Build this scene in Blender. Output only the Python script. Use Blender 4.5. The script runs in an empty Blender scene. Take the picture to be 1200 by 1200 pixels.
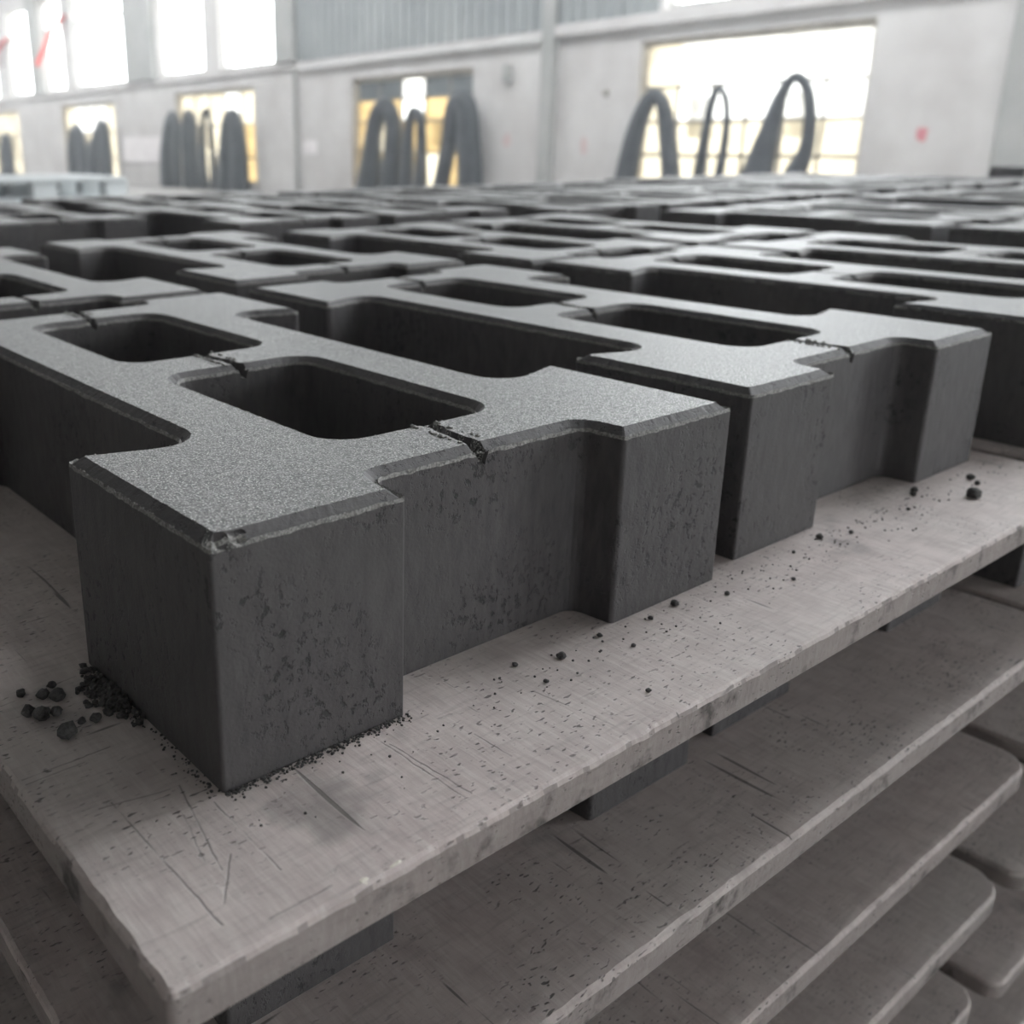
import bpy, bmesh, math, random
from mathutils import Vector, Matrix, noise

scene = bpy.context.scene
COL = scene.collection

# ------------------------------------------------------------------ camera
cam_data = bpy.data.cameras.new('camera')
cam = bpy.data.objects.new('camera', cam_data)
COL.objects.link(cam)
cam.location = (-0.1185, -0.2258, 0.1826)
cam.rotation_euler = (1.2601, 0.0025, -0.6658)
cam_data.sensor_width = 36.0
cam_data.lens = 1169.43 / 1200 * 36.0
cam_data.shift_x = 156.05 / 1200
cam_data.shift_y = -55.89 / 1200
cam_data.clip_start = 0.01
cam_data.clip_end = 400
cam_data.dof.use_dof = True
cam_data.dof.focus_distance = 0.345
cam_data.dof.aperture_fstop = 12.5
scene.camera = cam

# ------------------------------------------------------------------ daylight
SKY = 15.0
world = bpy.data.worlds.new('world')
scene.world = world
world.use_nodes = True
wn = world.node_tree
wn.nodes.clear()
wo = wn.nodes.new('ShaderNodeOutputWorld')
wb = wn.nodes.new('ShaderNodeBackground')
wb.inputs['Color'].default_value = (0.93, 0.97, 1.0, 1)
wb.inputs['Strength'].default_value = SKY
wn.links.new(wb.outputs[0], wo.inputs[0])


def portal(name, loc, rot, sx, sy):
    """daylight portal filling one opening of the hall"""
    d = bpy.data.lights.new(name, 'AREA')
    d.shape = 'RECTANGLE'
    d.size, d.size_y = sx, sy
    d.cycles.is_portal = True
    o = bpy.data.objects.new(name, d)
    o.location = loc
    o.rotation_euler = rot
    COL.objects.link(o)


scene.view_settings.view_transform = 'Standard'
scene.view_settings.look = 'None'
scene.view_settings.exposure = 0.05
scene.view_settings.gamma = 1.0
scene.view_settings.use_curve_mapping = False
scene.cycles.max_bounces = 10
scene.cycles.diffuse_bounces = 6

# ------------------------------------------------------------------ helpers


def tag(o, label=None, cat=None, group=None, kind=None):
    if label: o['label'] = label
    if cat: o['category'] = cat
    if group: o['group'] = group
    if kind: o['kind'] = kind
    return o


def obj(name, data, parent=None, loc=(0, 0, 0), rz=0.0):
    o = bpy.data.objects.new(name, data)
    COL.objects.link(o)
    o.location = loc
    o.rotation_euler = (0, 0, rz)
    if parent is not None:
        o.parent = parent
    return o


def to_mesh(bm, name, mats, smooth=False):
    me = bpy.data.meshes.new(name)
    bm.normal_update()
    bm.to_mesh(me)
    bm.free()
    for m in (mats if isinstance(mats, (list, tuple)) else [mats]):
        me.materials.append(m)
    if smooth:
        for p in me.polygons: p.use_smooth = True
    return me


def add_box(bm, x0, x1, y0, y1, z0, z1):
    v = [bm.verts.new(p) for p in ((x0, y0, z0), (x1, y0, z0), (x1, y1, z0), (x0, y1, z0),
                                   (x0, y0, z1), (x1, y0, z1), (x1, y1, z1), (x0, y1, z1))]
    for f in ((0, 3, 2, 1), (4, 5, 6, 7), (0, 1, 5, 4), (1, 2, 6, 5), (2, 3, 7, 6), (3, 0, 4, 7)):
        bm.faces.new([v[i] for i in f])


def box_mesh(name, mat, boxes, bevel=0.0):
    bm = bmesh.new()
    for b in boxes: add_box(bm, *b)
    if bevel:
        bmesh.ops.bevel(bm, geom=bm.edges[:], offset=bevel, segments=2, affect='EDGES')
    return to_mesh(bm, name, mat)


def tube_mesh(name, mat, pts, radii, seg=10, flat=1.0):
    """closed tube through 3-D points with a radius per point; flat squeezes it along x"""
    bm = bmesh.new()
    # densify (Catmull-Rom)
    P, Rr = [], []
    n = len(pts)
    for i in range(n - 1):
        p0, p1, p2, p3 = [Vector(pts[max(0, min(n - 1, k))]) for k in (i - 1, i, i + 1, i + 2)]
        for s in range(6):
            t = s / 6
            P.append(0.5 * ((2 * p1) + (p2 - p0) * t + (2 * p0 - 5 * p1 + 4 * p2 - p3) * t * t + (3 * p1 - p0 - 3 * p2 + p3) * t ** 3))
            Rr.append(radii[i] * (1 - t) + radii[i + 1] * t)
    P.append(Vector(pts[-1])); Rr.append(radii[-1])
    rings = []
    for i, p in enumerate(P):
        d = (P[min(i + 1, len(P) - 1)] - P[max(i - 1, 0)]).normalized()
        a = Vector((1, 0, 0))
        a = (a - d * a.dot(d)).normalized()
        b = d.cross(a)
        rings.append([bm.verts.new(p + a * math.cos(q) * Rr[i] * flat + b * math.sin(q) * Rr[i]) for q in [2 * math.pi * k / seg for k in range(seg)]])
    for i in range(len(rings) - 1):
        for k in range(seg):
            bm.faces.new((rings[i][k], rings[i][(k + 1) % seg], rings[i + 1][(k + 1) % seg], rings[i + 1][k]))
    bm.faces.new(rings[0][::-1]); bm.faces.new(rings[-1])
    bmesh.ops.recalc_face_normals(bm, faces=bm.faces[:])
    return to_mesh(bm, name, mat, True)


# ------------------------------------------------------------------ materials
def new_mat(name):
    m = bpy.data.materials.new(name)
    m.use_nodes = True
    nt = m.node_tree
    return m, nt, nt.nodes['Principled BSDF']


class NT:
    def __init__(self, nt):
        self.nt = nt

    def n(self, typ, ins=None, **kw):
        nd = self.nt.nodes.new(typ)
        for k, v in kw.items(): setattr(nd, k, v)
        for k, v in (ins or {}).items():
            if isinstance(v, bpy.types.NodeSocket):
                self.nt.links.new(v, nd.inputs[k])
            else:
                nd.inputs[k].default_value = v
        return nd

    def coords(self, rand=True):
        tc = self.n('ShaderNodeTexCoord')
        if not rand: return tc.outputs['Object']
        oi = self.n('ShaderNodeObjectInfo')
        m = self.n('ShaderNodeMath', {0: oi.outputs['Random'], 1: 7.31}, operation='MULTIPLY')
        return self.n('ShaderNodeVectorMath', {0: tc.outputs['Object'], 1: m.outputs[0]}, operation='ADD').outputs[0]

    def scaled(self, co, s):
        return self.n('ShaderNodeVectorMath', {0: co, 1: s}, operation='MULTIPLY').outputs[0]

    def noise(self, co, scale, detail=2, rough=0.5):
        return self.n('ShaderNodeTexNoise', {'Vector': co, 'Scale': scale, 'Detail': detail, 'Roughness': rough}).outputs['Fac']

    def ramp(self, fac, lo, hi, a=0.0, b=1.0):
        return self.n('ShaderNodeMapRange', {'Value': fac, 'From Min': lo, 'From Max': hi, 'To Min': a, 'To Max': b}).outputs[0]

    def mix(self, fac, a, b):
        nd = self.n('ShaderNodeMix', data_type='RGBA')
        for k, v in ((0, fac), (6, a), (7, b)):
            if isinstance(v, bpy.types.NodeSocket): self.nt.links.new(v, nd.inputs[k])
            else: nd.inputs[k].default_value = v
        return nd.outputs[2]

    def math(self, op, a, b):
        return self.n('ShaderNodeMath', {0: a, 1: b}, operation=op).outputs[0]

    def bump(self, h, strength, dist, normal=None):
        ins = {'Height': h, 'Strength': strength, 'Distance': dist}
        if normal is not None: ins['Normal'] = normal
        return self.n('ShaderNodeBump', ins).outputs[0]


def rgb(r, g, b): return (r, g, b, 1.0)


def mat_block_top():
    m, nt, bs = new_mat('concrete_top')
    N = NT(nt)
    co = N.coords()
    g1 = N.noise(co, 750, 2, 0.65)
    g2 = N.noise(co, 1500, 1, 0.5)
    big = N.noise(co, 14, 3)
    base = N.mix(N.ramp(g1, .40, .62), rgb(.026, .025, .024), rgb(.16, .153, .147))
    base = N.mix(N.ramp(big, .35, .7, 0, .35), base, rgb(.062, .059, .056))
    sp = N.ramp(g2, .61, .67)
    base = N.mix(sp, base, rgb(.62, .60, .57))  # pale grain specks, their sparkle painted into the colour
    nt.links.new(base, bs.inputs['Base Color'])
    nt.links.new(N.ramp(g1, .3, .7, .60, .40), bs.inputs['Roughness'])
    bs.inputs['Specular IOR Level'].default_value = .55
    bs.inputs['Sheen Weight'].default_value = .22          # dry cement dust on the grains
    bs.inputs['Sheen Roughness'].default_value = .45
    bs.inputs['Sheen Tint'].default_value = rgb(.95, .96, .97)
    b = N.bump(g1, .5, .0005)
    b = N.bump(g2, .3, .0003, b)
    nt.links.new(b, bs.inputs['Normal'])
    return m


def mat_block_side():
    m, nt, bs = new_mat('concrete_side')
    N = NT(nt)
    co = N.coords()
    v = N.scaled(co, (1, 1, .28))
    streak = N.noise(v, 260, 3, .6)
    fine = N.noise(co, 700, 2, .6)
    pitn = N.noise(N.scaled(co, (1, 1, .8)), 300, 4, .7)
    zone = N.noise(co, 22, 2)
    pit = N.math('MULTIPLY', N.ramp(pitn, .54, .62), N.ramp(zone, .42, .62))
    base = N.mix(N.ramp(streak, .3, .7), rgb(.062, .057, .060), rgb(.102, .095, .098))
    base = N.mix(N.ramp(N.noise(co, 9, 2), .35, .7, 0, .5), base, rgb(.105, .098, .096))
    base = N.mix(N.math('MULTIPLY', pit, .8), base, rgb(.022, .021, .023))
    nt.links.new(base, bs.inputs['Base Color'])
    bs.inputs['Roughness'].default_value = .62
    bs.inputs['Specular IOR Level'].default_value = .4
    h = N.math('SUBTRACT', N.math('MULTIPLY', fine, .35), N.math('MULTIPLY', pit, 1.2))
    nt.links.new(N.bump(h, .6, .0009), bs.inputs['Normal'])
    return m


def mat_crumb():
    m, nt, bs = new_mat('concrete_crumb')
    N = NT(nt)
    g = N.noise(N.coords(), 900, 2)
    nt.links.new(N.mix(N.ramp(g, .3, .7), rgb(.055, .053, .052), rgb(.12, .115, .112)), bs.inputs['Base Color'])
    bs.inputs['Roughness'].default_value = .9
    nt.links.new(N.bump(g, .8, .001), bs.inputs['Normal'])
    return m


def mat_burr_lit():
    m, nt, bs = new_mat('concrete_burr_lit')
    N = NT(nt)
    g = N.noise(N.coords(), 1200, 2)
    nt.links.new(N.mix(N.ramp(g, .35, .65), rgb(.12, .117, .113), rgb(.34, .33, .315)), bs.inputs['Base Color'])  # grains and lip painted pale for the light they catch
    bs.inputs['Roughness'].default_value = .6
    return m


SCRATCH = [(-0.0139, -0.0013, -0.0186, -0.0226), (-0.0083, 0.0121, -0.0167, -0.0283), (-0.0277, 0.0171, -0.0265, -0.0456), (0.053, -0.0049, 0.0546, -0.0456), (0.0544, -0.0102, 0.0574, -0.0452), (-0.0043, -0.0015, -0.0043, -0.0381), (-0.0164, -0.051, 0.0031, -0.0509), (-0.0447, 0.0435, -0.016, 0.0437), (-0.032, 0.0164, -0.0113, 0.0118), (-0.0358, 0.0897, -0.0071, 0.0934), (0.0795, -0.0228, 0.0801, -0.0396), (0.1142, -0.0163, 0.1193, -0.0479), (-0.0116, -0.0239, -0.0224, -0.0396), (0.0878, -0.064, 0.1743, -0.0565), (-0.0444, 0.0406, -0.0257, 0.0408)]


def mat_board(name='board_grey', edge=False, scratches=()):
    m, nt, bs = new_mat(name)
    N = NT(nt)
    co = N.coords()
    big = N.noise(co, 7, 3)
    mid = N.noise(co, 60, 3, .6)
    fibx = N.noise(N.scaled(co, (.12, 1, 1)), 420, 2, .6)      # fibres along the length
    fiby = N.noise(N.scaled(co, (1, .14, .5)), 380, 2, .6)     # fibres across
    # dents: short dark dashes
    dash = N.ramp(N.noise(N.scaled(co, (.4, 1, 1)), 700, 1), .64, .72)
    dash = N.math('MULTIPLY', dash, N.ramp(N.noise(co, 28, 2), .38, .58))
    # long scratches, two directions
    rot = N.n('ShaderNodeMapping', {'Vector': co, 'Rotation': (0, 0, .35), 'Scale': (1, .07, 1)}).outputs[0]
    wob = N.noise(rot, 330, 1)
    scr1 = N.ramp(wob, .75, .80)
    rot2 = N.n('ShaderNodeMapping', {'Vector': co, 'Rotation': (0, 0, -.06), 'Scale': (.08, 1, 1)}).outputs[0]
    scr2 = N.ramp(N.noise(rot2, 300, 1), .745, .80)
    rot3 = N.n('ShaderNodeMapping', {'Vector': co, 'Rotation': (0, 0, -.5), 'Scale': (1, .05, 1)}).outputs[0]
    scr3 = N.ramp(N.noise(rot3, 240, 1), .755, .78)
    scr = N.math('MAXIMUM', N.math('MAXIMUM', scr1, scr2), scr3)
    base = N.mix(N.ramp(mid, .3, .7), rgb(.42, .352, .340), rgb(.59, .51, .49))
    base = N.mix(N.ramp(big, .35, .68, 0, .55), base, rgb(.51, .47, .45))
    base = N.mix(N.ramp(fiby, .45, .75, 0, .45), base, rgb(.66, .62, .585))
    base = N.mix(N.ramp(fibx, .52, .8, 0, .5), base, rgb(.31, .275, .26))
    stain = N.math('MULTIPLY', N.ramp(N.noise(co, 17, 4, .6), .60, .72), .55)
    base = N.mix(stain, base, rgb(.13, .12, .117))
    base = N.mix(N.math('MULTIPLY', dash, .8), base, rgb(.07, .063, .06))
    base = N.mix(N.math('MULTIPLY', scr, .75), base, rgb(.10, .09, .085))
    groove = None
    tcw = N.n('ShaderNodeTexCoord').outputs['Object']
    sep = N.n('ShaderNodeSeparateXYZ', {0: N.n('ShaderNodeVectorMath', {0: tcw, 1: N.scaled(N.n('ShaderNodeTexNoise', {'Vector': tcw, 'Scale': 160.0}).outputs['Color'], (.0012, .0012, 0))}, operation='ADD').outputs[0]}) if scratches else None
    for (ax, ay, bx, by) in scratches:
        ax, ay, bx, by = ax + .0006, ay + .0006, bx + .0006, by + .0006
        ln = math.hypot(bx - ax, by - ay)
        tx, ty = (bx - ax) / ln, (by - ay) / ln
        X, Y = N.math('SUBTRACT', sep.outputs[0], ax), N.math('SUBTRACT', sep.outputs[1], ay)
        along = N.math('ADD', N.math('MULTIPLY', X, tx), N.math('MULTIPLY', Y, ty))
        across = N.n('ShaderNodeMath', {0: N.math('SUBTRACT', N.math('MULTIPLY', X, ty), N.math('MULTIPLY', Y, tx))}, operation='ABSOLUTE').outputs[0]
        inside = N.math('MULTIPLY', N.math('GREATER_THAN', along, 0.0), N.math('LESS_THAN', along, ln))
        one = N.math('MULTIPLY', N.ramp(across, .0001, .00045, 1, 0), inside)
        groove = one if groove is None else N.math('MAXIMUM', groove, one)
    if groove is not None:
        groove = N.math('MULTIPLY', groove, N.ramp(N.noise(tcw, 90, 2), .32, .55, .05, .55))
        base = N.mix(groove, base, rgb(.08, .072, .068))
        scr = N.math('MAXIMUM', scr, groove)
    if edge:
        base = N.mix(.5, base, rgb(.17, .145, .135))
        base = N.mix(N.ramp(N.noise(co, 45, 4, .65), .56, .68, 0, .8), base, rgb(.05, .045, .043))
    nt.links.new(base, bs.inputs['Base Color'])
    bs.inputs['Roughness'].default_value = .58
    bs.inputs['Specular IOR Level'].default_value = .35
    h = N.math('ADD', N.math('MULTIPLY', fiby, .5), N.math('MULTIPLY', fibx, .4))
    scr = N.math('MULTIPLY', scr, N.ramp(N.noise(co, 9, 1), .45, .6))
    h = N.math('SUBTRACT', h, N.math('ADD', N.math('MULTIPLY', dash, .9), N.math('MULTIPLY', scr, 1.0)))
    nt.links.new(N.bump(h, .55, .0009), bs.inputs['Normal'])
    return m


def mat_noise(name, a, b, scale, rough=.8, bump=0, det=3, spec=.3, rand=False):
    m, nt, bs = new_mat(name)
    N = NT(nt)
    f = N.noise(N.coords(rand), scale, det, .6)
    nt.links.new(N.mix(N.ramp(f, .32, .68), rgb(*a), rgb(*b)), bs.inputs['Base Color'])
    bs.inputs['Roughness'].default_value = rough
    bs.inputs['Specular IOR Level'].default_value = spec
    if bump: nt.links.new(N.bump(f, .5, bump), bs.inputs['Normal'])
    return m


def mat_pane(name, col, trans):
    """window pane: part clear, part translucent film added to dim and tint the daylight"""
    m = bpy.data.materials.new(name)
    m.use_nodes = True
    nt = m.node_tree
    nt.nodes.clear()
    N = NT(nt)
    out = N.n('ShaderNodeOutputMaterial')
    co = N.coords(True)
    f = N.noise(co, 3.5, 2)
    colr = N.mix(N.ramp(f, .35, .7), rgb(*col), rgb(*[c * .78 for c in col]))
    t = N.n('ShaderNodeBsdfTransparent', {'Color': rgb(1, 1, 1)})
    tr = N.n('ShaderNodeBsdfTranslucent', {'Color': colr})
    mx = N.n('ShaderNodeMixShader', {0: trans, 1: tr.outputs[0], 2: t.outputs[0]})
    nt.links.new(mx.outputs[0], out.inputs[0])
    return m


def film(r, g, b):
    """film colour for the light it lets through under this sky"""
    return tuple(min(.95, math.sqrt(c / (.30 * SKY))) for c in (r, g, b))


M = dict(
    top=mat_block_top(), side=mat_block_side(), crumb=mat_crumb(), burr=mat_burr_lit(), board=mat_board(), board_front=mat_board('board_grey_scratched', False, SCRATCH), board_edge=mat_board('board_edge', True),
    plaster=mat_noise('plaster', (.47, .445, .43), (.60, .58, .565), 1.3, .9, .002, 5),
    pier=mat_noise('grey_paint', (.29, .29, .275), (.38, .375, .36), 1.5, .8),
    clad=mat_noise('cladding', (.24, .255, .255), (.34, .355, .35), .9, .55, 0, 4),
    steel=mat_noise('window_steel', (.16, .14, .12), (.27, .24, .20), 6, .6),
    frame=mat_noise('window_frame', (.42, .38, .31), (.60, .55, .46), 4, .7),
    rubber=mat_noise('black_rubber', (.018, .021, .026), (.045, .05, .056), 5, .55, 0, 2, .4, True),
    ground=mat_noise('hall_floor', (.20, .19, .18), (.33, .315, .30), 2.0, .75, .002),
    yard=mat_noise('yard', (.38, .35, .29), (.52, .48, .40), .5, .9),
    roof=mat_noise('roof_sheet', (.42, .43, .43), (.54, .55, .55), 1.0, .6),
    timber=mat_noise('bearer_timber', (.16, .12, .085), (.27, .21, .15), 14, .85, .001),
    plastic=mat_noise('pallet_plastic', (.50, .53, .54), (.64, .67, .68), 3, .5),
    paper=mat_noise('notice_paper', (.70, .66, .66), (.80, .76, .76), 3, .8),
    red=mat_noise('red_cloth', (.62, .06, .045), (.78, .12, .085), 4, .8),
    redpaint=mat_noise('red_paint', (.52, .17, .19), (.60, .25, .27), 9, .7),
    faint=mat_noise('faded_red_paint', (.52, .38, .37), (.58, .46, .45), 9, .8),
    pipe=mat_noise('conduit_paint', (.55, .55, .54), (.66, .66, .65), 6, .5),
    chip=mat_noise('pale_chip', (.62, .58, .50), (.75, .71, .64), 150, .6),
    cream=mat_pane('cream_film', film(1.15, 1.02, .76), .0),
    amber=mat_pane('amber_film', film(.85, .60, .26), .0),
    clear=mat_pane('clear_pane', (.85, .9, .92), .82),
    dusty=mat_pane('dusty_pane', film(.10, .11, .115), .0),
    dimming=mat_pane('dimming_pane', film(1.9, 1.9, 1.85), .0),
)

# ------------------------------------------------------------------ hall
FLOOR = -0.665
ROOF = 4.6
SX0, SX1, SY0, SY1 = 3.6, 6.6, -.7, 1.7      # single unseen rooflight, added to light the front board
RX0, RX1 = 7.0, 8.2      # strip of unseen rooflights, added to brighten wall and tops
WX = 10.0            # inner face of the window wall
Y0, Y1 = -12.0, 40.0
XL = -9.0


def tilt(y, z):      # the wall courses drop very slightly along the hall
    return z - 0.0075 * (y - 6.0)


struct = lambda name, me, **k: tag(obj(name, me), kind='structure', **k)

struct('floor', box_mesh('floor', M['ground'], [(XL - .3, WX + .3, Y0 - .3, Y1 + .3, FLOOR - .2, FLOOR)]))
roof_boxes = [(XL - .3, SX0, Y0 - .3, Y1 + .3, ROOF, ROOF + .15), (SX1, RX0, Y0 - .3, Y1 + .3, ROOF, ROOF + .15),
              (SX0, SX1, Y0 - .3, SY0, ROOF, ROOF + .15), (SX0, SX1, SY1, Y1 + .3, ROOF, ROOF + .15), (RX1, WX + .3, Y0 - .3, Y1 + .3, ROOF, ROOF + .15)]
edges = [Y0 - .3] + [e for i in range(5) for e in (3 + 7 * i, 9 + 7 * i)] + [Y1 + .3]
roof_boxes += [(RX0, RX1, edges[k], edges[k + 1], ROOF, ROOF + .15) for k in range(0, len(edges), 2)]
struct('ceiling', box_mesh('ceiling', M['roof'], roof_boxes))
struct('ground_outside', box_mesh('ground_outside', M['yard'], [(WX + .3, 60, -60, 90, FLOOR - .3, FLOOR - .12)]))


def wall_with_holes(name, mat, along, a0, a1, z0, z1, holes, place):
    """slab cut into cells between the openings; place maps (a, depth, z) to the world"""
    bm = bmesh.new()
    As = sorted({a0, a1} | {h[0] for h in holes} | {h[1] for h in holes})
    for i in range(len(As) - 1):
        lo, hi = As[i], As[i + 1]
        mid = (lo + hi) / 2
        hs = sorted([(h[2], h[3]) for h in holes if h[0] < mid < h[1]])
        z = z0
        spans = []
        for (b, t) in hs:
            if b > z: spans.append((z, b))
            z = t
        if z < z1: spans.append((z, z1))
        for (b, t) in spans:
            vs = []
            for (a, d, zz) in ((lo, 0, b), (hi, 0, b), (hi, 1, b), (lo, 1, b), (lo, 0, t), (hi, 0, t), (hi, 1, t), (lo, 1, t)):
                vs.append(bm.verts.new(place(a, d, zz)))
            for f in ((0, 3, 2, 1), (4, 5, 6, 7), (0, 1, 5, 4), (1, 2, 6, 5), (2, 3, 7, 6), (3, 0, 4, 7)):
                bm.faces.new([vs[k] for k in f])
    bmesh.ops.recalc_face_normals(bm, faces=bm.faces[:])
    return struct(name, to_mesh(bm, name, mat))


# lower windows: (y0, y1, z0, z1) ; pitch of about 5.8 m along the wall
LOW = [(4.97, 7.73, -.40, 1.32), (10.55, 13.36, -.45, 1.22), (16.33, 19.40, -.45, 1.27), (22.40, 25.55, -.45, 1.25),
       (28.70, 31.7, -.45, 1.27), (-.85, 1.95, -.40, 1.32), (-6.7, -3.9, -.40, 1.32)]  # last bay unseen, added to light the lower boards from the right
UP = [(15.62, 17.48, 1.60, 3.7), (18.1, 19.98, 1.62, 3.7), (21.55, 24.45, 1.62, 3.7), (25.1, 26.4, 1.62, 3.7), (27.15, 28.95, 1.62, 3.7),
      (30.0, 33.0, 1.62, 3.7),
      (4.6, 7.42, 1.63, 4.2), (-1.1, 2.1, 1.63, 4.4), (-7.0, -3.8, 1.63, 4.2)]  # last one unseen, added with the lower bay for more side light
wall_with_holes('wall_right', M['plaster'], 'y', Y0, Y1, FLOOR, ROOF, LOW + UP,
                lambda a, d, z: (WX + .28 * d, a, tilt(a, z) if FLOOR < z < ROOF else z))
wall_with_holes('wall_left', M['plaster'], 'y', Y0, Y1, FLOOR, ROOF, [],
                lambda a, d, z: (XL - .28 * d, a, z))
wall_with_holes('wall_back', M['plaster'], 'x', XL, WX, FLOOR, ROOF, [(1.2, 4.0, FLOOR, 1.8)],  # unseen doorway added as fill light from behind
                lambda a, d, z: (a, Y0 - .28 * d, z))
wall_with_holes('wall_front', M['plaster'], 'x', XL, WX, FLOOR, ROOF, [(-6.0, 0.0, FLOOR, 3.6)],
                lambda a, d, z: (a, Y1 + .28 * d, z))

# daylight portals in the openings
for i, (a, b, c, d) in enumerate(UP + LOW):
    portal('window_portal', (WX + .14, (a + b) / 2, tilt((a + b) / 2, (c + d) / 2)), (0, math.pi / 2, 0), d - c, b - a)
for i in range(5):
    portal('added_rooflight_portal', (RX0 + (RX1 - RX0) / 2, 6 + 7 * i, ROOF + .07), (0, 0, 0), RX1 - RX0, 6.0)
portal('added_rooflight_portal', ((SX0 + SX1) / 2, (SY0 + SY1) / 2, ROOF + .07), (0, 0, 0), SX1 - SX0, SY1 - SY0)
portal('added_door_portal', (2.6, Y0 - .14, (1.8 + FLOOR) / 2), (math.pi / 2, 0, 0), 2.8, 1.8 - FLOOR)
portal('far_door_portal', (-3, Y1 + .14, (3.6 + FLOOR) / 2), (-math.pi / 2, 0, 0), 6.0, 3.6 - FLOOR)

# ledge (ring beam) under the upper windows, column strips, cladding, conduit


def yz_boxes(name, mat, rows, bevel=0):
    """rows of (x0, x1, y0, y1, z0, z1) that follow the wall courses"""
    bm = bmesh.new()
    for (x0, x1, y0, y1, z0, z1) in rows:
        n = len(bm.verts)
        add_box(bm, x0, x1, y0, y1, z0, z1)
        bm.verts.ensure_lookup_table()
        for v in bm.verts[n:]:
            v.co.z = tilt(v.co.y, v.co.z)
    return to_mesh(bm, name, mat)


struct('trim_1', yz_boxes('trim_1', M['plaster'], [(WX - .05, WX, 7.45, Y1, 1.47, 1.56)]))
struct('trim_2', yz_boxes('trim_2', M['plaster'], [(WX - .09, WX, Y0, 9.15, 1.47, 1.60)]))
for i, (a, b) in enumerate(((14.85, 15.45), (20.1, 21.45), (26.45, 27.1), (9.0, 9.2), (3.15, 3.72))):
    struct('trim_%d' % (3 + i), yz_boxes('pier', M['pier'], [(WX - .10, WX, a, b, 1.58 if i < 3 else FLOOR + .1, ROOF - .3)]))
# corrugated cladding between the upper windows
rows = [(WX - .02, WX, 7.5, 14.83, 1.57, ROOF - .1)]
yy = 7.6
while yy < 14.7:
    rows.append((WX - .05, WX - .02, yy, yy + .06, 1.57, ROOF - .1))
    yy += .2
struct('trim_8', yz_boxes('cladding', M['clad'], rows))
tag(obj('conduit_pipe', tube_mesh('conduit_pipe', M['pipe'], [(WX - .07, 9.25, tilt(9, 1.45)), (WX - .07, 12, tilt(12, 1.455)), (WX - .07, 14.75, tilt(15, 1.45))], [.02] * 3, 8)),
    'thin pale conduit running level along the wall under the grey cladding', 'pipe')
tag(obj('drain_pipe', tube_mesh('drain_pipe', M['pier'], [(WX - .05, 14.9, FLOOR), (WX - .05, 14.9, .5), (WX - .05, 14.9, 1.4)], [.035] * 3, 8)),
    'slim grey pipe standing upright on the wall left of the dark amber window', 'pipe')
tag(obj('junction_box', box_mesh('junction_box', M['pier'], [(WX - .07, WX, 9.80, 9.93, .96, 1.18)], .01)),
    'small grey junction box on the wall above right of the dark amber window', 'box')
tag(obj('notice_board', box_mesh('notice_board', M['paper'], [(WX - .03, WX - .002, 19.9, 22.0, -.20, .34)], .005)),
    'wide pale notice board on the wall between two far windows', 'notice')
tag(obj('notice_sheet', box_mesh('notice_sheet', M['paper'], [(WX - .015, WX, 14.35, 14.75, .02, .24)], .003)),
    'small pale sheet on the wall beside the upright grey pipe', 'notice')


def blot_mesh(name, mat, y, z, ry, rz, seed, t=.006):
    random.seed(seed)
    bm = bmesh.new()
    n = 16
    f, b = [], []
    for k in range(n):
        a = 2 * math.pi * k / n
        r = random.uniform(.7, 1.1)
        f.append(bm.verts.new((WX - t, y + ry * r * math.cos(a), z + rz * r * math.sin(a))))
        b.append(bm.verts.new((WX, y + ry * r * math.cos(a), z + rz * r * math.sin(a))))
    bm.faces.new(f)
    for k in range(n): bm.faces.new((f[k], f[(k + 1) % n], b[(k + 1) % n], b[k]))
    bmesh.ops.recalc_face_normals(bm, faces=bm.faces[:])
    return to_mesh(bm, name, mat)


tag(obj('paint_mark', blot_mesh('paint_mark', M['redpaint'], 4.39, .255, .06, .075, 1)), 'small red paint mark on the wall right of the largest window', 'paint mark')
tag(obj('paint_mark', blot_mesh('paint_mark', M['faint'], 9.85, .22, .08, .10, 2)), 'faint red mark on the wall right of the dark amber window', 'paint mark')
tag(obj('paint_mark', blot_mesh('paint_mark', M['faint'], 8.5, .16, .06, .12, 3)), 'faint red streak on the wall just right of the grey column', 'paint mark')
tag(obj('wall_plug', blot_mesh('wall_plug', M['steel'], 8.2, .76, .045, .05, 4, .02)), 'small dark spot on the wall left of the largest window', 'fixing')

# red cloth strips hanging beside the far upper window


def strip_mesh(name, mat, pts, w):
    bm = bmesh.new()
    prev = None
    for (x, y, z) in pts:
        a, b = bm.verts.new((x, y - w, z)), bm.verts.new((x - .03, y + w, z + .05))
        if prev: bm.faces.new((prev[0], a, b, prev[1]))
        prev = (a, b)
    bmesh.ops.solidify(bm, geom=bm.faces[:], thickness=.01)
    return to_mesh(bm, name, mat, True)


tag(obj('red_banner', strip_mesh('red_banner', M['red'], [(WX - .005, 24.7, 3.1), (WX - .2, 25.2, 2.75), (WX - .17, 25.7, 2.45), (WX - .2, 26.3, 2.05)], .13)),
    'red cloth strip slanting across the wall beside the far upper window', 'banner')
tag(obj('red_banner', strip_mesh('red_banner', M['red'], [(WX - .005, 28.9, 2.9), (WX - .2, 29.5, 2.5), (WX - .2, 30.2, 2.3)], .16)),
    'red cloth strip at the far left end of the upper windows', 'banner')


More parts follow.
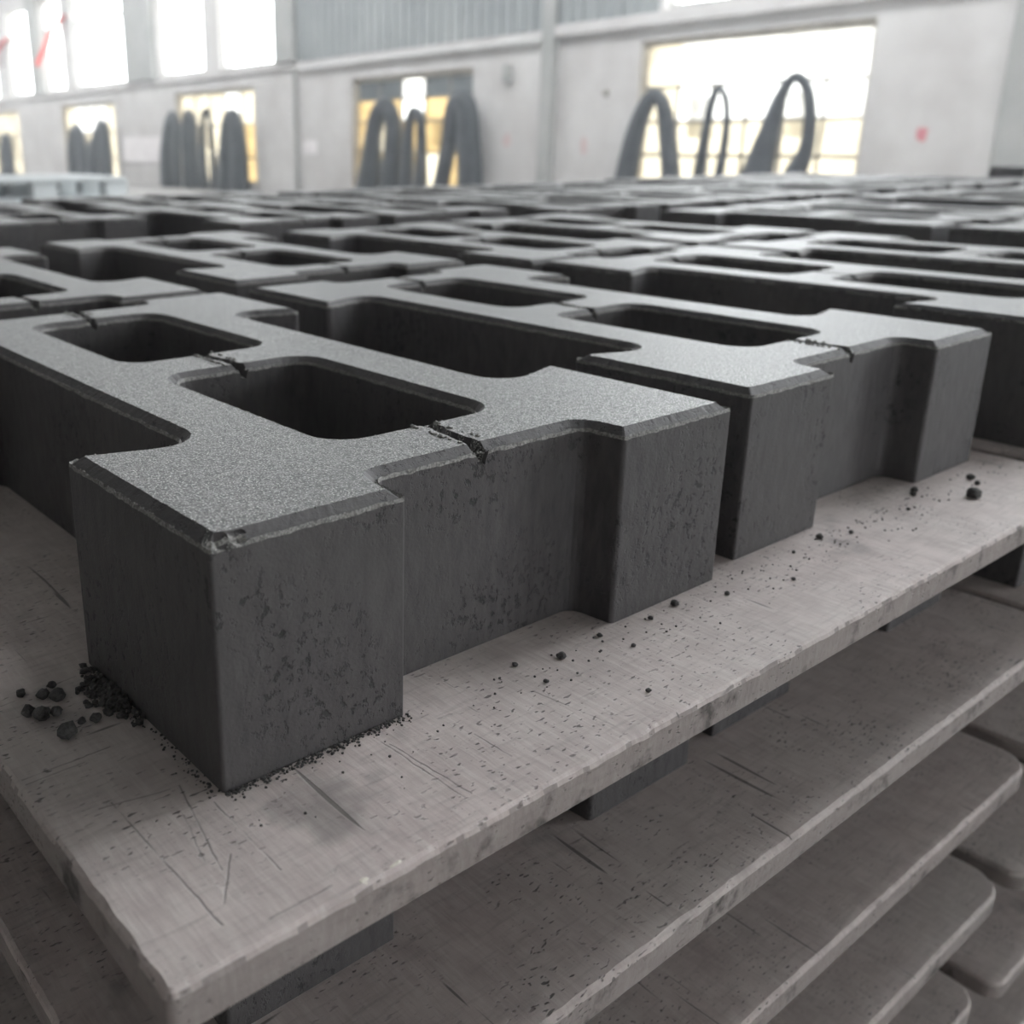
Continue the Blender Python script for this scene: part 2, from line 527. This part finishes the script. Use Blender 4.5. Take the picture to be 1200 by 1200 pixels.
# ------------------------------------------------------------------ dusty air in the hall
HAZE = .011
if HAZE:
    hm = bpy.data.materials.new('hall_dust')
    hm.use_nodes = True
    hm.node_tree.nodes.clear()
    HN = NT(hm.node_tree)
    ho = HN.n('ShaderNodeOutputMaterial')
    hv = HN.n('ShaderNodeVolumeScatter', {'Color': rgb(.90, .95, 1.0), 'Density': HAZE, 'Anisotropy': .45})
    hm.node_tree.links.new(hv.outputs[0], ho.inputs['Volume'])
    tag(obj('dusty_air', box_mesh('dusty_air', hm, [(XL + .05, WX - .5, Y0 + .05, Y1 - .05, FLOOR - .05, ROOF - .02)])),
        'pale dusty haze filling the hall before the windows', 'haze', kind='stuff')

# ------------------------------------------------------------------ windows
def lower_window(idx, y0, y1, z0, z1, zs, ncol, pane_of, bar=.018):
    """steel window: frame, bars between the panes, single panes. pane_of(col,row) -> material or None (broken out)"""
    T = lambda z: tilt((y0 + y1) / 2, z)
    f = .05
    fr = struct('window_%d' % idx, box_mesh('window_frame', M['frame'], [
        (WX + .06, WX + .14, y0, y1, T(z0), T(z0) + f), (WX + .06, WX + .14, y0, y1, T(z1) - f - .02, T(z1) + .02),
        (WX + .06, WX + .14, y0, y0 + f, T(z0) + f, T(z1) - f - .02), (WX + .06, WX + .14, y1 - f, y1, T(z0) + f, T(z1) - f - .02)]))
    zs = [z0 + f] + list(zs) + [z1 - f]
    ys = [y0 + f + (y1 - y0 - 2 * f) * k / ncol for k in range(ncol + 1)]
    for z in zs[1:-1]:
        obj('bar', box_mesh('bar', M['steel'], [(WX + .075, WX + .105, y0 + f, y1 - f, T(z) - bar, T(z) + bar)]), fr)
    for y in ys[1:-1]:
        top = zs[-1] if idx != 1 else zs[-2]
        obj('bar', box_mesh('bar', M['steel'], [(WX + .105, WX + .13, y - bar * .8, y + bar * .8, T(zs[0]), T(top))]), fr)
    for r in range(len(zs) - 1):
        for c in range(ncol):
            mt = pane_of(c, r)
            if mt is None: continue
            obj('pane', box_mesh('pane', mt, [(WX + .133, WX + .138, ys[c], ys[c + 1], T(zs[r]), T(zs[r + 1]))]), fr)
    return fr


random.seed(5)
# the big window: lower panes with cream film, upper lights with film added to dim the sky
lower_window(1, *LOW[0], (.05, .42, .80), 6, lambda c, r: (M['cream'] if (r < 2 or c == 5) else M['dimming']))
pan3 = {(4, 2): M['clear'], (2, 3): M['clear'], (2, 2): M['clear']}


def p3(c, r):
    if r == 3: return M['dimming'] if c == 2 else M['dusty']
    if r == 2: return M['dimming'] if c == 2 else M['amber']
    if (c, r) in ((1, 0), (3, 1)): return M['cream']
    return M['amber']


lower_window(2, *LOW[1], (.10, .56, .88), 5, p3)
lower_window(3, *LOW[2], (.02, .62), 5, lambda c, r: M['dimming'] if c == 1 and r == 2 else M['cream'] if c > 1 else M['amber'] if r < 2 else M['cream'])
lower_window(4, *LOW[3], (.02, .60), 5, lambda c, r: M['dimming'] if r == 2 and c in (1, 2, 3) else M['cream'])
lower_window(5, *LOW[4], (.02, .60), 5, lambda c, r: M['cream'])
lower_window(7, *LOW[6], (.05, .42, .80), 6, lambda c, r: M['clear'])
lower_window(6, *LOW[5], (.05, .42, .80), 6, lambda c, r: M['clear'])
for i, (a, b, c, d) in enumerate(UP):
    T = lambda z: tilt((a + b) / 2, z)
    fr = struct('window_%d' % (8 + i), box_mesh('window_frame', M['pier'], [
        (WX + .06, WX + .14, a, b, T(c) - .01, T(c) + .04), (WX + .06, WX + .14, a, b, T(d) - .04, T(d) + .02),
        (WX + .06, WX + .14, a, a + .04, T(c) + .04, T(d) - .04), (WX + .06, WX + .14, b - .04, b, T(c) + .04, T(d) - .04)]))
    zm = 3.02 if i in (2, 3, 4) else None
    if zm:
        obj('bar', box_mesh('bar', M['pier'], [(WX + .075, WX + .12, a + .04, b - .04, T(zm) - .04, T(zm) + .04)]), fr)
    for (q0, q1) in ([(c, zm), (zm, d)] if zm else [(c, d)]):
        obj('pane', box_mesh('pane', M['clear'], [(WX + .122, WX + .127, a + .04, b - .04, T(q0) + .04, T(q1) - .04)]), fr)


# ------------------------------------------------------------------ dark slings hanging in the windows
def sling(label, pts, radii, x=9.8):
    tag(obj('rubber_sling', tube_mesh('rubber_sling', M['rubber'], [(x, y, z) for (y, z) in pts], radii, 12, .7)), label, 'sling', 'black slings hanging in the windows')


GB = FLOOR + .02
sling('broad black loop with a narrow opening hanging leftmost in the largest window',
      [(7.72, GB), (7.66, -.24), (7.57, .26), (7.44, .60), (7.32, .70), (7.20, .58), (7.12, .30), (7.02, -.2), (6.98, GB)], [.15, .15, .125, .10, .075, .09, .11, .12, .12])
sling('slender black loop hanging in the middle of the largest window',
      [(6.70, GB), (6.66, -.2), (6.62, .25), (6.57, .62), (6.49, .74), (6.40, .62), (6.365, .4), (6.37, .1), (6.40, -.2), (6.43, GB)], [.075, .07, .06, .05, .034, .036, .042, .052, .065, .065])
sling('tall black loop with a thick left leg hanging rightmost in the largest window',
      [(6.02, GB), (5.95, -.2), (5.85, .3), (5.76, .64), (5.64, .81), (5.50, .72), (5.42, .45), (5.42, .12), (5.52, -.18), (5.56, GB)], [.22, .19, .11, .07, .052, .056, .066, .08, .13, .15])
sling('bulky black loop hanging leftmost in the dark amber window',
      [(12.75, GB), (12.62, -.2), (12.55, .3), (12.42, .62), (12.25, .72), (12.10, .6), (12.05, .25), (12.12, -.2), (12.15, GB)], [.24, .22, .16, .15, .13, .14, .16, .19, .19])
sling('thin black loop hanging in the middle of the dark amber window',
      [(11.78, GB), (11.72, -.1), (11.70, .3), (11.64, .58), (11.52, .62), (11.42, .5), (11.40, .1), (11.42, GB)], [.15, .13, .10, .085, .07, .085, .10, .14])
sling('broad black bundle hanging rightmost in the dark amber window',
      [(11.05, GB), (10.92, -.25), (10.80, .2), (10.72, .62), (10.58, .74), (10.44, .62), (10.40, .2), (10.36, -.2), (10.36, GB)], [.14, .14, .14, .15, .15, .17, .2, .21, .21])
sling('dark loop hanging leftmost in the cream window behind the far stacks',
      [(19.60, GB), (19.52, 0), (19.35, .5), (19.15, .72), (18.98, .5), (19.08, 0), (19.15, GB)], [.18, .18, .15, .12, .12, .13, .14])
sling('dark loop second from left in the cream window behind the far stacks',
      [(18.65, GB), (18.62, 0), (18.60, .55), (18.47, .76), (18.32, .55), (18.33, 0), (18.3, GB)], [.14, .14, .12, .10, .10, .12, .12])
sling('thin dark loop in the middle of the cream window behind the far stacks',
      [(17.98, GB), (17.98, 0), (17.93, .55), (17.78, .80), (17.62, .6), (17.58, 0), (17.6, GB)], [.12, .10, .07, .06, .06, .08, .1])
sling('broad dark bundle hanging rightmost in the cream window behind the far stacks',
      [(17.15, GB), (17.05, 0), (16.95, .5), (16.80, .66), (16.64, .5), (16.60, 0), (16.62, GB)], [.24, .22, .18, .15, .18, .22, .24])
sling('dark loop hanging left in the bright window furthest left but one',
      [(24.55, GB), (24.5, 0), (24.35, .42), (24.2, .52), (24.02, .4), (23.9, 0), (23.9, GB)], [.2, .2, .17, .14, .16, .2, .2])
sling('dark loop hanging right in the bright window furthest left but one',
      [(23.3, GB), (23.2, 0), (22.85, .45), (22.68, .6), (22.55, .45), (22.58, 0), (22.6, GB)], [.22, .22, .18, .15, .16, .2, .2])
sling('dark loop at the left edge of the picture in the far window',
      [(29.6, GB), (29.55, -.1), (29.4, .3), (29.25, .4), (29.1, .2), (29.1, GB)], [.18, .18, .14, .12, .14, .18])


# ------------------------------------------------------------------ paver blocks
H, W, L = .08, .245, .423
EU, EV, NV, NU = .069, .105, .020, .044
HU, HV, WEB = .0845, .0585, .0395


def offset_poly(poly, d):
    """offset a CCW polygon inwards by d (outwards when negative)"""
    n = len(poly)
    out = []
    for i in range(n):
        p0, p1, p2 = Vector(poly[i - 1]), Vector(poly[i]), Vector(poly[(i + 1) % n])
        a, b = (p1 - p0).normalized(), (p2 - p1).normalized()
        na, nb = Vector((-a.y, a.x)), Vector((-b.y, b.x))
        k = (na + nb) / (1 + na.dot(nb))
        out.append(p1 + k * d)
    return out


def rounded(poly, radii, d, seg_n, arc_n=5):
    """offset by d, round every corner; always the same number of points for one polygon"""
    pts = offset_poly(poly, d)
    base = [Vector(p) for p in poly]
    n = len(pts)
    arcs = []
    for i in range(n):
        p0, p1, p2 = pts[i - 1], pts[i], pts[(i + 1) % n]
        a, b = (p0 - p1).normalized(), (p2 - p1).normalized()
        cross = (p1 - p0).cross(p2 - p1)
        r = radii[i] - d if cross > 0 else radii[i] + d
        r = max(r, .0006)
        ang = math.acos(max(-1, min(1, a.dot(b))))
        tl = r / math.tan(ang / 2)
        tl = min(tl, .48 * (p1 - p0).length, .48 * (p2 - p1).length)
        r = tl * math.tan(ang / 2)
        c = p1 + (a + b).normalized() * (r / math.sin(ang / 2))
        s, e = p1 + a * tl, p1 + b * tl
        t0 = math.atan2(s.y - c.y, s.x - c.x)
        t1 = math.atan2(e.y - c.y, e.x - c.x)
        dt = (t1 - t0 + math.pi) % (2 * math.pi) - math.pi
        arcs.append([c + Vector((math.cos(t0 + dt * k / arc_n), math.sin(t0 + dt * k / arc_n))) * r for k in range(arc_n + 1)])
    out = []
    for i in range(n):
        out += arcs[i]
        s, e = arcs[i][-1], arcs[(i + 1) % n][0]
        ln = (base[(i + 1) % n] - base[i]).length
        m = max(1, int(ln / seg_n))
        out += [s.lerp(e, k / m) for k in range(1, m)]
    return out


OUT = [(0, 0), (EU, 0), (EU + .002, NV), (W - EU - .002, NV), (W - EU, 0), (W, 0), (W, EV - .002), (W - NU, EV - .016),
       (W - NU, L - EV + .016), (W, L - EV + .002), (W, L), (W - EU, L), (W - EU - .002, L - NV), (EU + .002, L - NV), (EU, L), (0, L),
       (0, L - EV + .002), (NU, L - EV + .016), (NU, EV - .016), (0, EV - .002)]
R_OUT = [.0013, .0010, .007, .007, .002, .0010, .003, .012, .012, .003, .0015, .0015, .007, .007, .0015, .0015, .003, .012, .012, .003]
MID0, MID1 = (L - WEB) / 2, (L + WEB) / 2


def hole(v0, v1):
    return [(HU, v0), (W - HU, v0), (W - HU, v1), (HU, v1)]


def block_mesh(name, seed, step=.004, rough=.0006, chip=False, wander=.0):
    rnd = random.Random(seed)
    bm = bmesh.new()
    cw, cd = .0046, .0030
    # profile from the bottom edge to the top face: (offset into the material, z)
    prof = [(.0, 0), (.0, H - cd - .0008), (.0003, H - cd + .0007), (.0010, H - cd - .0002), (cw, H)]
    tops, bots = [], []
    for poly, rad, sgn in ((OUT, R_OUT, 1), (hole(HV, MID0), [.012] * 4, -1), (hole(MID1, L - HV), [.012] * 4, -1)):
        rings = []
        for j, (d, z) in enumerate(prof):
            pts = rounded(poly, rad, d * sgn, step)
            ring = []
            for p in pts:
                q = Vector((p.x, p.y, z))
                if j in (1, 2, 3):
                    nz = noise.noise(Vector((p.x * 140 + seed, p.y * 140, 1.7)))
                    q.z += rough * (.1 if j == 3 else .6) * (1.1 * nz + rnd.uniform(-.5, .7))
                    if j == 2:
                        q.x += rough * rnd.uniform(-.5, .5); q.y += rough * rnd.uniform(-.5, .5)
                elif j == 4:
                    q.x += rough * rnd.uniform(-.3, .3); q.y += rough * rnd.uniform(-.3, .3)
                ring.append(bm.verts.new(q))
            rings.append(ring)
        m = len(rings[0])
        for j in range(len(rings) - 1):
            for k in range(m):
                bm.faces.new((rings[j][k], rings[j][(k + 1) % m], rings[j + 1][(k + 1) % m], rings[j + 1][k]))
        tops.append(rings[-1]); bots.append(rings[0])
    bm.edges.ensure_lookup_table()
    for loops in (tops, bots):
        es = []
        for ring in loops:
            for k in range(len(ring)):
                e = bm.edges.get((ring[k], ring[(k + 1) % len(ring)]))
                es.append(e)
        bmesh.ops.triangle_fill(bm, use_beauty=True, use_dissolve=False, edges=es)
    bmesh.ops.recalc_face_normals(bm, faces=bm.faces[:])
    me = to_mesh(bm, name, [M['side'], M['top']])
    # breaking groove over the webs, cut with rough wedges
    cut = bmesh.new()

    def wedge(v0, v1):
        n = 14
        rows = []
        for i in range(n + 1):
            v = v0 + (v1 - v0) * i / n
            t = abs(2 * i / n - 1)
            dep = .0045 + .006 * t ** 3
            wd = .0035 + .0030 * t ** 2
            cx = W / 2 + .0015 * math.sin(v * 90 + seed) + rnd.uniform(-.0007, .0007)
            rows.append([cut.verts.new((cx - wd * rnd.uniform(.9, 1.15), v, H + .004)), cut.verts.new((cx - .001, v, H - dep * rnd.uniform(.9, 1.1))),
                         cut.verts.new((cx + .0015, v, H - dep * rnd.uniform(.9, 1.1))), cut.verts.new((cx + wd * rnd.uniform(.9, 1.2), v, H + .004))])
        for i in range(n):
            for k in range(4):
                cut.faces.new((rows[i][k], rows[i][(k + 1) % 4], rows[i + 1][(k + 1) % 4], rows[i + 1][k]))
        cut.faces.new(rows[0][::-1]); cut.faces.new(rows[-1])

    wedge(NV - .006, HV + .008); wedge(MID0 - .008, MID1 + .008); wedge(L - HV - .008, L - NV + .006)
    if chip:   # broken top corner nearest the board's corner
        for (x, y, z, r) in ((.005, .001, H - .001, .0045), (.0105, .0005, H - .0012, .0040), (.001, .003, H - .001, .003)):
            geo = bmesh.ops.create_icosphere(cut, subdivisions=2, radius=r, matrix=Matrix.Translation((x, y, z)))
            for v in geo['verts']:
                v.co.z = z + (v.co.z - z) * .6
                v.co += Vector((rnd.uniform(-1, 1), rnd.uniform(-1, 1), rnd.uniform(-1, 1))) * .0007
    bmesh.ops.recalc_face_normals(cut, faces=cut.faces[:])
    cme = to_mesh(cut, 'cut', [M['side']])
    a = bpy.data.objects.new('tmp_a', me); b = bpy.data.objects.new('tmp_b', cme)
    COL.objects.link(a); COL.objects.link(b)
    md = a.modifiers.new('b', 'BOOLEAN')
    md.operation = 'DIFFERENCE'; md.object = b; md.solver = 'EXACT'
    md.use_self = chip
    dg = bpy.context.evaluated_depsgraph_get()
    res = bpy.data.meshes.new_from_object(a.evaluated_get(dg), depsgraph=dg)
    bpy.data.objects.remove(a); bpy.data.objects.remove(b)
    bpy.data.meshes.remove(me); bpy.data.meshes.remove(cme)
    res.name = name
    res.materials.clear()
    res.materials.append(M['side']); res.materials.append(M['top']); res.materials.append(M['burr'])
    for p in res.polygons:
        p.material_index = 1 if (p.normal.z > .9 and p.center.z > H - .012) or (p.normal.z > .15 and H - .0034 < p.center.z < H - .0019) else 0
        if H - .0036 < p.center.z < H - .0019 and p.area < 8e-6: p.material_index = 2  # lip ridge painted paler to give its bright line of light
        p.use_smooth = False
    return res


def lump(bm, c, r, rnd, sub=1):
    geo = bmesh.ops.create_icosphere(bm, subdivisions=sub, radius=r, matrix=Matrix.Translation(c))
    for v in geo['verts']:
        d = v.co - Vector(c)
        v.co = Vector(c) + Vector((d.x * rnd.uniform(.75, 1.25), d.y * rnd.uniform(.75, 1.25), d.z * rnd.uniform(.6, 1.05)))


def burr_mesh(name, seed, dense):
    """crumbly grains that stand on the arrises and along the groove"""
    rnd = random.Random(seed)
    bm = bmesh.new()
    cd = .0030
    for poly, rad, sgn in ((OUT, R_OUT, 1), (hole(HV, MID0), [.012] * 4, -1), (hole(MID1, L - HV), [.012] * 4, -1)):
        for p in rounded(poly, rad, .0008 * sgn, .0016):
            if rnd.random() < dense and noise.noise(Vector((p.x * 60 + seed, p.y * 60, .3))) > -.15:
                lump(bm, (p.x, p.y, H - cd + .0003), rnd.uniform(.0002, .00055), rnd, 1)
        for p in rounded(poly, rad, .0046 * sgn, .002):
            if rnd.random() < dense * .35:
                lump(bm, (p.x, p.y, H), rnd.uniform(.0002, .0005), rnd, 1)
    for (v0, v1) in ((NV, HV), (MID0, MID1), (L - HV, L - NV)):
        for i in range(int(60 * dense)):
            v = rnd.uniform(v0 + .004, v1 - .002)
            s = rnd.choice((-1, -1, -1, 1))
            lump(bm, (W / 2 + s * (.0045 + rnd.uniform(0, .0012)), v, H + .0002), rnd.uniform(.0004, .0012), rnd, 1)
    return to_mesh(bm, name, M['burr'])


ME = {
    'a': block_mesh('paver', 3, .0025, .0007, True),
    'b': block_mesh('paver', 11, .003, .0007),
    'c': block_mesh('paver', 23, .006, .0007),
}
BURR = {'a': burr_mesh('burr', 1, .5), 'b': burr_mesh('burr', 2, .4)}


# ------------------------------------------------------------------ boards
BU0, BU1, BV0, BV1, BT = -.047, .540, -.057, .945, .0135


def board_mesh(name, seed, corner=(.004, .016, .016, .010), bev=.0022, u0=BU0, u1=BU1, v0=BV0, v1=BV1, step=.006, front=False):
    rnd = random.Random(seed)
    poly = [(u0, v0), (u1, v0), (u1, v1), (u0, v1)]
    bm = bmesh.new()
    prof = [(.0008, -BT), (.0, -BT + .0008), (.0, -.0022), (bev * .35, -.0007), (bev, 0), (.02, 0)]
    rings = []
    for j, (d, z) in enumerate(prof):
        ring = []
        for p in rounded(poly, [max(c, .003) for c in corner], d, step, 8):
            q = Vector((p.x, p.y, z))
            nz = .45 * noise.noise(Vector((p.x * 22 + seed, p.y * 22, 2.1))) + .9 * noise.noise(Vector((p.x * 130 + seed, p.y * 130, .1)))
            if j in (2, 3, 4):
                k = (.0, .0, .0005, .0007, .0)[j]
                q.z += -k * abs(nz) * 1.4 + rnd.uniform(-.5, .5) * k * .5
                c = Vector(((u0 + u1) / 2, (v0 + v1) / 2, z))
                s = (.0007 if j == 4 else .0004) * nz
                if abs(p.x - u0) < .012 or abs(p.x - u1) < .012: q.x += s * (1 if p.x < c.x else -1)
                if abs(p.y - v0) < .012 or abs(p.y - v1) < .012: q.y += s * (1 if p.y < c.y else -1)
            ring.append(bm.verts.new(q))
        rings.append(ring)
    m = len(rings[0])
    for j in range(len(rings) - 1):
        for k in range(m):
            bm.faces.new((rings[j][k], rings[j][(k + 1) % m], rings[j + 1][(k + 1) % m], rings[j + 1][k]))
    bm.faces.new(rings[0][::-1]); bm.faces.new(rings[-1])
    bmesh.ops.recalc_face_normals(bm, faces=bm.faces[:])
    me = to_mesh(bm, name, [M['board_front'] if front else M['board'], M['board_edge']])
    for p in me.polygons:
        p.material_index = 1 if p.normal.z < .35 else 0
    return me


BOARD = [board_mesh('pallet_board', 4, (.003, .012, .012, .01), .0016, step=.003, front=True), board_mesh('pallet_board', 9, (.004, .02, .016, .01), .0018), board_mesh('pallet_board', 17, (.012, .024, .02, .014), .002)]
SLIM = [board_mesh('pallet_board', 31 + i, (.012, .018, .016, .014), .002, -.014, .530, -.045, .885, .008) for i in range(2)]
BEARER = box_mesh('bearer', M['timber'], [(0, .51, -.04, .04, 0, .09)], .004)

PITCH = H + BT
NLAY = 7
rs = random.Random(77)


def paver(me, loc, rz, label, group, burr=None):
    o = obj('hollow_paver', me, None, loc, rz)
    tag(o, label, 'paver', group)
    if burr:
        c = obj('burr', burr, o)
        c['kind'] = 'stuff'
    return o


POS = {0: 'near-left', 1: 'near-right', 2: 'far-left', 3: 'far-right'}
LAYER = ['top', 'second', 'third', 'fourth', 'fifth', 'sixth', 'lowest']


def stack(u0, v0, dz, where, slots, top_labels, rz=0.0, front=False, shared=False):
    """one pile of boards, each board carrying two by two pavers"""
    for k in range(NLAY):
        z = dz - k * PITCH
        ju, jv = (0, 0) if k == 0 else (rs.uniform(-.004, .004), rs.uniform(-.003, .003))
        b = obj('pallet_board', BOARD[0] if (front and k == 0) else BOARD[1 + (k % 2)] if front else SLIM[k % 2], None, (u0 + ju, v0 + jv, z), rz)
        if front and k == 0:
            tag(b, 'worn grey board carrying the nearest pavers, uppermost in the picture', 'board', 'boards under the pavers')
        else:
            tag(b, 'grey board, %s from the top, %s' % ( ('first', 'second', 'third', 'fourth', 'fifth', 'sixth', 'seventh')[k], where), 'board', 'boards under the pavers')
        for i, (du, dv, r, me, burr) in enumerate(slots):
            if k > 0:
                du, dv, r = du + rs.uniform(-.004, .004), dv + rs.uniform(-.004, .004), rs.uniform(-.006, .006)
                me, burr = 'c', None
            if k == 0:
                lab = top_labels[i]
            else:
                lab = 'dark hollow paver, %s, %s layer, %s' % (POS[i], LAYER[k], where)
            c, s = math.cos(rz), math.sin(rz)
            paver(ME[me], (u0 + du * c - dv * s, v0 + du * s + dv * c, z), rz + r, lab, 'hollow pavers on the boards', BURR.get(burr))
    for yb in (.06, .44, .83):
        o = obj('bearer', BEARER, None, (u0, v0 + yb, dz - (NLAY - 1) * PITCH - BT - .09), rz)
        tag(o, 'timber bearer on the floor, %s, %s' % (where, {.06: 'front', .44: 'middle', .83: 'rear'}[yb]), 'bearer', 'timber bearers on the floor')


def slots(seed=None):
    r = random.Random(seed)
    j = lambda a: r.uniform(-a, a)
    return [(j(.003), j(.006), j(.006), 'c', None), (.2695 + j(.004), j(.006), j(.006), 'c', None),
            (j(.004), .440 + j(.006), j(.006), 'c', None), (.2695 + j(.004), .445 + j(.008), j(.006), 'c', None)]


# the pile in front
stack(0, 0, 0, 'nearest stack',
      [(0, 0, 0, 'a', 'a'), (.2704, .0064, -.0019, 'b', 'b'), (-.004, .438, 0, 'b', None), (.2810, .466, 0, 'b', None)],
      ['nearest dark hollow paver, its chipped ear at the board corner', 'dark hollow paver right of the nearest one, its ears along the board edge',
       'dark hollow paver directly behind the nearest one, cut by the left edge', 'dark hollow paver behind the second one, far-right on the nearest board'],
      front=True)


def named(where):
    return ['dark hollow paver, %s on top of %s' % (POS[i], where) for i in range(4)]


for u, v, dz, w, sd in ((.567, -.017, 0, 'second stack of the near row', 2), (1.268, -.07, 0, 'third stack of the near row', 3), (1.872, -.045, .002, 'fourth stack of the near row', 4),
                        (2.475, -.055, 0, 'fifth stack of the near row', 5), (3.48, .32, .030, 'taller stack at the right edge', 6)):
    stack(u, v, dz, w, slots(sd), named(w))
far = [(.035, 1.190, 0), (.592, .985, 0), (1.152, .905, 0), (1.72, .92, -.001), (2.31, .915, .002), (2.88, .93, 0)]
nth = ['leftmost', 'second', 'third', 'fourth', 'fifth', 'sixth']
for i, (u, v, dz) in enumerate(far):
    w = '%s stack of the far row' % nth[i]
    stack(u, v, dz, w, slots(20 + i), named(w))

# ------------------------------------------------------------------ loose bits on the front board
CR = [(-0.0221, 0.0859, .0028), (-0.0186, 0.0817, .0034), (-0.0299, 0.0782, .003), (-0.0271, 0.0733, .0036), (-0.0227, 0.0725, .0026), (-0.0245, 0.0577, .0042), (-0.0136, 0.0607, .0024), (-0.018, 0.0622, .0018),
      (-0.0278, 0.0918, .0022), (-0.0173, 0.0908, .002)]
for i, (u, v, r) in enumerate(CR):
    bm = bmesh.new()
    lump(bm, (0, 0, r * .55), r * .8, random.Random(i), 2)
    tag(obj('concrete_crumb', to_mesh(bm, 'concrete_crumb', M['crumb'], True), None, (u, v, 0), i),
        'largest dark crumb left of the nearest paver, lying apart' if i == 5 else 'loose dark crumb on the board left of the nearest paver', 'crumb', 'crumbs left of the nearest paver')
CR2 = [(0.447, -0.0244, .0048), (0.4316, 0.0057 - .006, .0024), (0.4244, -0.003, .0022), (0.4778, -0.0104, .0028), (0.4713, -0.0167, .002), (0.1393, -0.0065, .0022), (0.2097, -0.0056, .0022), (0.1917, -0.0073, .0014), (0.1641, -0.0041, .0014),
       (0.1677, -0.0175, .0012), (0.3271, -0.0037, .002), (0.2719, -0.0224, .0012), (0.2361, -0.0129, .0014), (0.1453, -0.0417, .0012), (0.1217, 0.0, .0014), (0.122, -0.0151, .0012), (.3, -.006, .0012), (.345, -.01, .0014), (.40, -.012, .0012)]
for i, (u, v, r) in enumerate(CR2):
    bm = bmesh.new()
    lump(bm, (0, 0, r * .55), r * .8, random.Random(i + 50), 2)
    tag(obj('concrete_crumb', to_mesh(bm, 'concrete_crumb', M['crumb'], True), None, (u, v, 0), i),
        'largest dark crumb near the right end of the front board edge' if i == 0 else 'loose dark crumb on the board strip before the pavers', 'crumb', 'crumbs along the front of the pavers')
# fine spill against the left ear
rnd = random.Random(8)
bm = bmesh.new()
for i in range(260):
    t = abs(rnd.gauss(0, .5))
    u = -.0006 - abs(rnd.gauss(0, .0045))
    v = .072 + rnd.gauss(0, .008)
    lump(bm, (u, v, .0006 + rnd.uniform(0, .002) * max(0, 1 + u / .012)), rnd.uniform(.0006, .0016), rnd, 1)
tag(obj('concrete_spill', to_mesh(bm, 'concrete_spill', M['crumb'], True)), 'dark spill of fine grains against the left ear of the nearest paver', 'spill', kind='stuff')
# dust along the foot of the pavers
bm = bmesh.new()
for i in range(700):
    if rnd.random() < .5:
        u, v = rnd.uniform(0, .07), -abs(rnd.gauss(0, .0018))
    elif rnd.random() < .6:
        u, v = rnd.uniform(0, .52), -.002 - abs(rnd.gauss(0, .012))
    else:
        u, v = -abs(rnd.gauss(0, .0025)), rnd.uniform(0, .1)
    r = rnd.uniform(.0002, .0006)
    lump(bm, (u, v, r * .5), r, rnd, 1)
tag(obj('concrete_grit', to_mesh(bm, 'concrete_grit', M['crumb'])), 'fine dark grit scattered along the foot of the front pavers', 'grit', kind='stuff')
# pale splinters on the board's front edge
for i, (u, v, sx, sy) in enumerate(((.0105, -.0545, .0022, .0014), (.021, -.0548, .003, .001))):
    bm = bmesh.new()
    lump(bm, (0, 0, 0), 1.0, random.Random(i + 90), 2)
    me = to_mesh(bm, 'splinter', M['chip'])
    o = obj('pale_flake', me, None, (u, v, -.0006), .1)
    o.scale = (sx, sy, .0011)
    tag(o, ('roundish pale flake on the front edge of the uppermost board', 'long pale flake on the front edge of the uppermost board')[i], 'flake')


# ------------------------------------------------------------------ pale plastic pallets beyond the far row
def pallet(u, v, z, rz, label):
    root = obj('plastic_pallet', None, None, (u, v, z), rz)
    tag(root, label, 'pallet', 'pale pallets beyond the stacks')
    for k in range(7):
        y = -.5 + k * .155
        obj('deck_slat', SLAT, root, (0, y + .035, .125))
    for y in (-.5, 0, .5):
        for x in (-.55, 0, .55):
            obj('foot', FOOT, root, (x, y * .88, 0.02))
        obj('skid', SKID, root, (0, y * .88, 0))
    return root


SLAT = box_mesh('deck_slat', M['plastic'], [(-.62, .62, -.065, .065, 0, .03)], .006)
FOOT = box_mesh('foot', M['plastic'], [(-.09, .09, -.06, .06, 0, .105)], .006)
SKID = box_mesh('skid', M['plastic'], [(-.62, .62, -.06, .06, 0, .02)], .004)
for i in range(4):
    pallet(2.55 + .01 * i, 7.6, FLOOR + .155 * i, -.05 + .02 * i, ('lowest', 'second', 'third', 'topmost')[i] + ' pale plastic pallet of the pile beyond the far row')
